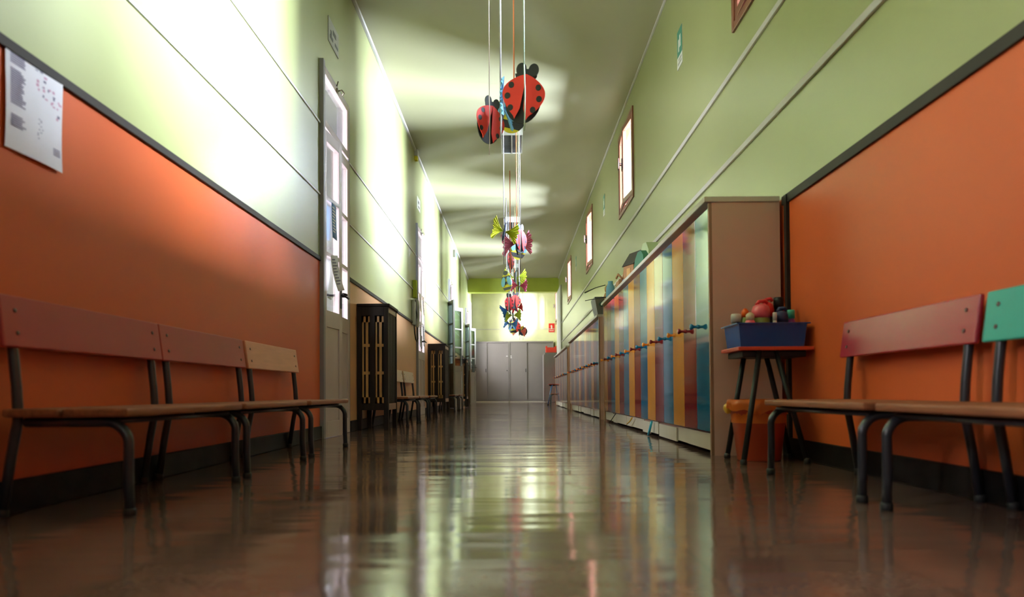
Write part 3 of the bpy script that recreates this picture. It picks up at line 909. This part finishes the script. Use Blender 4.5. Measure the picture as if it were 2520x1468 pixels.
# papers taped on the glass of doors
def taped(name, label, door, y, z, w, h, m, tilt=0, x=.030, lines=True, curl=0.03, lm=None):
    a = door.location
    r = thing(name, label, 'paper', (a.x + x, a.y + y, z), 0, None, (R(tilt), 0, 0))
    s = MB()
    n = 6
    vs = [(.004 + curl * (1 - j / n) ** 2, i * w / 2, -h + j * h / n) for j in range(n + 1) for i in range(3)]
    fs = [(j * 3 + i, j * 3 + i + 1, j * 3 + i + 4, j * 3 + i + 3) for j in range(n) for i in range(2)]
    s.add(vs, fs, m, True)
    o = s.build('sheet', r); o.modifiers.new('thickness', 'SOLIDIFY').thickness = .0008
    if lines:
        g = MB()
        for i in range(9):
            t = .1 + i * .085
            xx = .0065 + curl * max(t, t + .03) ** 2
            g.add([(xx + .001, w * .1, -h * t), (xx + .001, w * (.55 + .3 * ((i * 37) % 5) / 5), -h * t), (xx + .001, w * (.55 + .3 * ((i * 37) % 5) / 5), -h * t - .012), (xx + .001, w * .1, -h * t - .012)], [(0, 1, 2, 3)], lm or M['ink'])
        g.build('print', r)
taped('paper_flyer', 'blue flyer on the upper glass of the first grey door', D1, .20, 1.995, .16, .30, M['bluep'], 0, .045, True, .008, M['pwhite'])
taped('paper_sheet', 'curling white printed sheet on the lower glass of the first door', D1, .14, 1.53, .24, .30, M['paper'], 10, .052, True, .05)
for y, z, w, h, lb in ((.16, 2.02, .20, .30, 'upper near paper on the glass of the second door'), (.60, 2.02, .20, .32, 'upper far paper on the glass of the second door'), (.15, 1.53, .22, .40, 'lower near paper on the glass of the second door'), (.60, 1.53, .22, .36, 'lower far paper on the glass of the second door')):
    taped('paper_sheet', lb, D2, y, z, w, h, M['pcream'] if z > 1.9 else M['paper'], 0, .028, True, .015)

# wall telephone
ph_ = thing('wall_telephone', 'grey wall telephone with hanging cord beside the second door', 'telephone', (AL, 11.42, 1.45))
s = MB(); s.box((0, -.05, -.02), (.05, .06, .38), M['phone'], .012); s.build('base', ph_)
s = MB(); s.tube([(.075, 0, -.05), (.085, 0, 0), (.10, 0, .10), (.10, 0, .25), (.085, 0, .34), (.07, 0, .38)], [.03, .026, .018, .018, .026, .030], M['phone'], 10); s.build('handset', ph_)
s = MB(); s.tube([(.03, .0, -.02), (.04, -.02, -.14), (.05, .02, -.24), (.06, .09, -.27), (.07, .14, -.22), (.07, .14, 0), (.06, .10, .16), (.04, .05, .25)], .010, M['black'], 8); s.build('cord', ph_)
s = MB(); s.box((0, -.02, .42), (.06, .10, .70), M['fgreen'], .008)
tag(s.build('junction_box', None, (AL, 11.5, 1.45)), 'olive junction box above the wall telephone', 'box')
r = thing('conduit_outlet', 'small yellow outlet on the ceiling duct above the second door', 'outlet', (AL, 11.72, 4.2))
MB().box((0, 0, 0), (.06, .12, .10), M['duct'], .006).build('body', r)
MB().box((.0, .02, -.07), (.05, .10, 0), M['fyel'], .006).build('clip', r)

# ------------------------------------------------------------------ things on top of the lockers
ZT = 1.455 + .033
s = MB()
for i, (dx, hz, m) in enumerate(((0, .16, M['dkgreen']), (.05, .24, M['ltgreen']))):
    out = [(-.26, 0), (.24, 0), (.26, hz * .35), (.18, hz * .75), (.04, hz), (-.12, hz * .92), (-.24, hz * .55)]
    s.slab(out, 0, .10, m, Matrix.Translation((dx, 0, 0)) @ Matrix.Rotation(R(90), 4, 'Z'))
tag(s.build('felt_hat', None, (1.24, 6.66, ZT)), 'dark green and sage folded felt lying on the tall lockers', 'felt')
r = thing('card_house', 'brown card house with steep roof on the tall lockers', 'model', (1.17, 7.12, ZT), R(20))
MB().box((0, 0, 0), (.16, .20, .13), M['kraft']).build('walls', r)
s = MB(); s.add([(-.01, -.02, .13), (.17, -.02, .13), (.08, -.02, .27), (-.01, .22, .13), (.17, .22, .13), (.08, .22, .27)], [(0, 1, 2), (5, 4, 3), (0, 2, 5, 3), (1, 4, 5, 2), (0, 3, 4, 1)], M['darkwood']); s.build('roof', r)
MB().box((-.004, .06, .02), (0, .13, .10), M['lath']).build('door', r)
s = MB(); s.lathe([(.19, 0), (.18, .04), (.13, .095), (.06, .12), (0, .125)], M['blueplast'], 24, None, .75, 1.25)
tag(s.build('bowl', None, (1.27, 7.62, ZT)), 'upturned blue bowl on the tall lockers beside the card house', 'bowl')
s = MB(); s.tube([(0, 0, 0), (.0, .01, .10), (.02, .0, .20), (.05, -.02, .29)], [.018, .014, .012, .02], M['kraft'], 8)
s.tube([(.0, .0, .12), (-.04, .06, .18), (-.05, .14, .15)], .012, M['kraft'], 8)
s.box((-.06, -.10, 0), (.08, .12, .10), M['kraft'], .01)
tag(s.build('branch_model', None, (1.20, 8.03, ZT)), 'brown branch on a card block on the tall lockers', 'model')
s = MB()
out = [(-.24, 0), (.22, 0), (.25, .08), (.17, .15), (.0, .19), (-.20, .17), (-.28, .09)]
s.slab(out, 0, .22, M['taupe'], Matrix.Rotation(R(84), 4, 'Z'))
tag(s.build('cloth_bag', None, (1.44, 8.50, ZT)), 'taupe cloth bag slumped on the tall lockers behind the teddy', 'bag')
s = MB(); s.lathe([(.05, 0), (.055, .01), (.05, .13), (.03, .17), (.03, .20), (0, .20)], M['fsky'], 14)
tag(s.build('plastic_jar', None, (1.155, 8.72, ZT)), 'pale blue jar on the tall lockers beside the teddy', 'jar')
r = thing('teddy_toy', 'tan plush toy hugging the far end of the tall lockers', 'toy', (1.175, 9.00, ZT))
MB().lathe([(.03, 0), (.06, .02), (.068, .06), (.05, .10), (0, .11)], M['teddy'], 16).build('body', r)
s = MB(); s.lathe([(0, 0), (.04, .012), (.05, .045), (.035, .08), (0, .09)], M['teddy'], 16, Matrix.Translation((-.01, -.01, .10)))
for y_ in (-.035, .035): s.lathe([(0, 0), (.016, .01), (.014, .03), (0, .036)], M['teddy'], 10, Matrix.Translation((-.01, y_, .175)))
s.build('head', r)
for i, (dy, dz, lb) in enumerate(((.03, .17, 'upper thin dark stick poking over the far end of tall lockers'), (.0, .02, 'lower thin dark stick poking over the far end of tall lockers'))):
    s = MB(); s.tube([(0, 0, 0), (-.10, .14, -.01 + .01 * i), (-.22, .30, -.05 + .045 * i)], [.005, .005, .010 - .005 * i], M['black'], 6)
    tag(s.build('stick', None, (1.115, 8.86 + dy, ZT + .01 + dz)), lb, 'stick')
pl = thing('planter_box', 'tapered grey planter with scroll ornament at the end of the middle lockers', 'planter', (1.075, 9.72, 1.365 + .033))
s = MB()
def ringp(f, z): return [(.045 - f, .03 - f, z), (.205 + f, .03 - f, z), (.205 + f, .45 + f, z), (.045 - f, .45 + f, z)]
vs = ringp(0, 0) + ringp(.045, .235) + ringp(.035, .235) + ringp(.0, .03)
fs = [(3, 2, 1, 0), (12, 13, 14, 15)] + [(k_ * 4 + i, k_ * 4 + (i + 1) % 4, k_ * 4 + 4 + (i + 1) % 4, k_ * 4 + 4 + i) for k_ in range(3) for i in range(4)]
s.add(vs, fs, M['planter']); s.build('body', pl)
s = MB()
sp = [(.10 + .05 * cos(t) * (1 - t / 9), -.012 - .0 * t, .13 + .04 * sin(t) * (1 - t / 9)) for t in [i * .35 for i in range(20)]]
s.tube(sp, .005, M['dkgreen'], 6); s.build('scroll_ornament', pl)

# tape tails hanging at the foot of the lockers
def tape(label, pts, m, r_=.006):
    s = MB(); s.tube(pts, r_, m, 6)
    tag(s.build('tape_strip'), label, 'tape', 'tape tails at the foot of the lockers')
tape('black tape tail hanging at the foot of the tall lockers', [(KX - .02, 8.15, .125), (KX - .035, 8.25, .08), (KX - .06, 8.40, .012)], M['black'], .005)
tape('yellow tape tail across a kick board of the tall lockers', [(KX - .022, 7.0, .12), (KX - .03, 7.1, .08), (KX - .035, 7.25, .05)], M['yellowtape'], .007)
tape('cyan tape tail hanging at the foot of the tall lockers', [(KX - .022, 6.0, .125), (KX - .03, 6.03, .07), (KX - .04, 6.06, .008)], M['cyan'], .010)

# ------------------------------------------------------------------ hanging foam insects
def ell(rx, rz, cx=0, cz=0, a0=0, a1=2 * pi, n=28):
    return [(cx + rx * cos(a0 + (a1 - a0) * i / n), cz + rz * sin(a0 + (a1 - a0) * i / n)) for i in range(n + (0 if abs(a1 - a0 - 2 * pi) < 1e-6 else 1))]
def ribbon(root, m, top, tail=0.0, r_=.004, off=(0, 0.012)):
    """ribbon up to the ceiling, in the root's unrotated frame"""
    s = MB()
    x, y = off
    pts = [(x, y, .155), (x + .001, y, top * .5), (x, y, top)]
    s.tube(pts, r_, m, 6)
    if tail: s.tube([(x, y - .03, .16), (x + .004, y - .03, 0), (x + .002, y - .03, -.17), (x - .002, y - .03, -.17 - tail)], r_, m, 6)
    o = s.build('ribbon', root)
    return o
def finish(root, loc, yaw, roll, rib, tail, rr, off=(0, .012)):
    root.location = loc
    hold = bpy.data.objects
    for ch in list(root.children):
        ch.rotation_euler = (0, roll, yaw)
    if rib is not None: ribbon(root, rib, CEIL - loc[2], tail, rr, off)
def ladybug(label, loc, h, yaw, roll, red, rib, tail=0.0, black=None, rr=.004, spread=6, off=(0, -.03)):
    black = black or M['fblack']
    r = thing('ladybug_decoration', label, 'decoration', (0, 0, 0), 0, 'hanging foam ladybugs')
    k_ = h / .36
    Sx = Matrix.Scale(k_, 4)
    b = MB(); b.slab(ell(.105, .140, 0, -.035), .0, .006, black, Sx); b.build('body', r)
    for sg in (-1, 1):
        w = MB()
        T = Sx @ Matrix.Translation((0, 0, .105)) @ Matrix.Rotation(R(spread) * -sg, 4, 'Y')
        out = [(0, 0)] + [(sg * .125 * sin(pi * t) ** .8 * (1 - .12 * t), -.265 * t + .012 * sin(pi * t)) for t in [i / 16 for i in range(1, 16)]] + [(sg * .02, -.265), (sg * .0, -.20)]
        w.slab(out, -.016, -.010, red, T, lambda x, z: -.10 * (.02 - abs(x) * .12))
        for (u, v) in ((.075, -.075), (.085, -.14), (.055, -.205)):
            w.slab(ell(.0165, .0185, sg * u, v, n=14), -.0175, -.0165, black, T, lambda x, z: -.10 * (.02 - abs(x) * .12))
        w.build('wing', r)
    hd = MB()
    hd.slab(ell(.060, .035, 0, .105), -.006, .0, black, Sx)
    for sg in (-1, 1): hd.slab(ell(.030, .038, sg * .036, .135), -.007, -.001, black, Sx @ Matrix.Translation((0, -.003 * sg, 0)))
    hd.build('head', r)
    finish(r, loc, yaw, roll, rib, tail, rr, off)
    return r
def bee(label, loc, h, yaw, roll, rib, tail=0.0, rr=.004, wing=None):
    r = thing('bee_decoration', label, 'decoration', (0, 0, 0), 0, 'hanging foam bees')
    k_ = h / .36
    Sx = Matrix.Scale(k_, 4)
    b = MB(); b.slab(ell(.105, .165), 0, .006, M['fyel'], Sx)
    for z0, z1 in ((-.135, -.085), (-.035, .015), (.065, .11)):
        out = [(.1055 * math.sqrt(max(0, 1 - (z / .165) ** 2)), z) for z in (z0, (z0 + z1) / 2, z1)]
        b.slab(out + [(-x, z) for x, z in reversed(out)], -.003, .009, M['fblack'], Sx)
    b.build('body', r)
    for sg in (-1, 1):
        w = MB(); T = Sx @ Matrix.Translation((sg * .02, -.012, .09)) @ Matrix.Rotation(R(-14 * sg), 4, 'Y')
        w.slab(ell(.040, .085, sg * .02, -.085), -.004, .001, wing or M['fsky'], T); w.build('wing', r)
    hd = MB(); hd.slab(ell(.05, .04, 0, .165), -.005, .001, M['fblack'], Sx)
    for sg in (-1, 1): hd.tube([(sg * .02, 0, .19), (sg * .035, 0, .225)], .005, M['fblack'], 6, Sx)
    hd.build('head', r)
    finish(r, loc, yaw, roll, rib, tail, rr)
    return r
def butterfly(label, loc, w, yaw, roll, m, rib, tail=0.0, body=None, rr=.004, fold=25, kind=0):
    body = body or M['fblack']
    r = thing('butterfly_decoration', label, 'decoration', (0, 0, 0), 0, 'hanging fabric butterflies')
    k_ = w / .34
    Sx = Matrix.Scale(k_, 4)
    b = MB()
    b.tube([(0, -.01, .085), (0, -.01, .06), (0, -.01, 0), (0, -.01, -.06), (0, -.01, -.115)], [.010, .018, .014, .018, .004], body, 10, Sx)
    for sg in (-1, 1): b.tube([(0, -.01, .075), (sg * .015, -.012, .115), (sg * .03, -.012, .145)], .0035, body, 6, Sx)
    b.build('body', r)
    for sg in (-1, 1):
        # pleated fan: rows from the waist to a zigzag edge
        n = 18
        vs, fs = [], []
        for i in range(n + 1):
            a = R(-46 + 92 * i / n) if kind == 0 else R(-38 + 76 * i / n)
            ln = min(.185, .145 / cos(a)) * (1 + .05 * sin(5 * a + sg)) + (.007 if (i // 2) % 2 else -.006)
            for j, t in enumerate((0.06, .35, .7, 1.0)):
                rr_ = ln * t
                pz = rr_ * sin(a) * (1.0 - .15 * (1 - t)) * (.35 + .65 * t)
                py = -.008 + (.010 if i % 2 else -.010) * (.35 + t * .5) - rr_ * math.tan(R(fold)) * .5
                vs.append((sg * (.008 + rr_ * cos(a)), py, pz))
        for i in range(n):
            for j in range(3):
                q = i * 4 + j
                fs.append((q, q + 1, q + 5, q + 4))
        wg = MB(); wg.add(vs, fs, m, False, Sx)
        o = wg.build('wing', r); o.modifiers.new('thickness', 'SOLIDIFY').thickness = .0025
    finish(r, loc, yaw, roll, rib, tail, rr)
    return r
# nearest cluster
ladybug('big red ladybug facing the camera, largest of all hanging insects', (.076, 4.7, 2.305), .405, R(-6), R(9), M['fred'], M['rgreen'], .10, rr=.0045, spread=3)
ladybug('red ladybug turned sideways at the lower left of the nearest cluster', (-.165, 5.2, 2.318), .36, R(42), R(10), M['fred'], M['rpink'], .10, rr=.0032)
butterfly('blue-winged black butterfly edge-on between the two nearest ladybugs', (-.082, 5.0, 2.34), .34, R(76), R(4), M['fsky'], M['rwhite'], .06, M['fblack'], .0065)
bee('yellow and black bee hidden behind the biggest ladybug', (.012, 5.5, 2.52), .42, R(6), R(12), M['rorange'], .0, .0055)
# second cluster
butterfly('lime yellow butterfly, largest butterfly, left in the second cluster', (-.122, 9.3, 2.42), .38, R(22), R(12), M['flime'], M['rwhite'], .25, M['fnavy'], .0055)
ladybug('coral pink ladybug with navy spots in the second cluster', (.087, 9.5, 2.375), .40, R(58), R(0), M['fpinkred'], M['rwhite'], .30, M['fnavy'], .0055)
butterfly('pink butterfly behind the coral ladybug and lime butterfly', (.045, 9.95, 2.39), .44, R(4), R(-4), M['fpink'], M['rorange'], .0, M['fblack'], .0055)
bee('yellow and black bee behind the coral pink ladybug', (.075, 10.3, 2.43), .42, R(24), R(8), M['ryel'], 0, .006)
ladybug('narrow red ladybug turned almost edge-on below the second cluster', (-.057, 13.0, 2.75), .43, R(68), R(4), M['fred'], M['rorange'], .1, rr=.008)
# third cluster
bee('bee with sky blue wing at the top left of the far cluster', (-.143, 14.8, 2.60), .42, R(-32), R(-8), M['rwhite'], 0, .008)
butterfly('olive lime butterfly behind the magenta one at the beam', (.033, 15.5, 2.80), .50, R(0), R(3), M['fgreen'], M['ryel'], 0, M['fblack'], .008)
butterfly('magenta pink butterfly in front of the shade-coloured beam', (.11, 15.0, 2.56), .36, R(-4), R(4), M['fmag'], M['rwhite'], .1, M['fblack'], .008)
ladybug('red ladybug below the magenta butterfly facing the camera', (.022, 16.5, 2.45), .40, R(14), R(6), M['fred'], M['rorange'], 0, rr=.008)
ladybug('slim red ladybug turned sideways with small spots, left of its neighbour', (-.113, 16.0, 2.34), .42, R(50), R(0), M['fpinkred'], M['rwhite'], .1, rr=.008)
butterfly('orange red butterfly below the facing far ladybug', (.065, 17.2, 2.36), .30, R(20), R(-10), M['fpinkred'], M['rgreen'], 0, M['fred'], .008)
butterfly('deep blue butterfly half hidden behind the slim ladybug', (-.12, 17.5, 2.36), .42, R(6), R(-22), M['fdblue'], M['rwhite'], 0, M['fnavy'], .008)
butterfly('olive lime butterfly with wide wings under the red ladybugs', (-.025, 19.0, 2.37), .46, R(0), R(-3), M['fgreen'], M['ryel'], 0, M['fblack'], .008)
butterfly('bright blue butterfly near the bottom of the far cluster', (-.10, 20.2, 2.27), .40, R(6), R(8), M['fblue'], M['rwhite'], .1, M['fblack'], .008)
bee('dark bee almost hidden behind the bright blue butterfly', (-.06, 20.8, 2.22), .40, R(30), R(-10), M['rwhite'], 0, .006)
ladybug('small far ladybug with spiky head behind the bright blue butterfly', (.035, 21.3, 2.32), .46, R(20), R(4), M['fred'], M['rorange'], 0, rr=.008)
butterfly('golden yellow butterfly beside the salmon pink one', (.167, 21.8, 2.33), .24, R(0), R(30), M['fgold'], M['ryel'], 0, M['fblack'], .006)
butterfly('salmon pink butterfly lowest in the hanging column', (.17, 22.4, 2.24), .42, R(0), R(8), M['fpeach'], M['rpink'], .1, M['fblack'], .006)
r = thing('ladybug_decoration', 'round black underside of a ladybug behind the salmon butterfly wing', 'decoration', (.278, 22.8, 2.27), 0, 'hanging foam ladybugs')
MB().slab(ell(.14, .14), 0, .008, M['fnavy']).build('body', r)
ribbon(r, M['rgreen'], CEIL - 2.27, .1, .006)
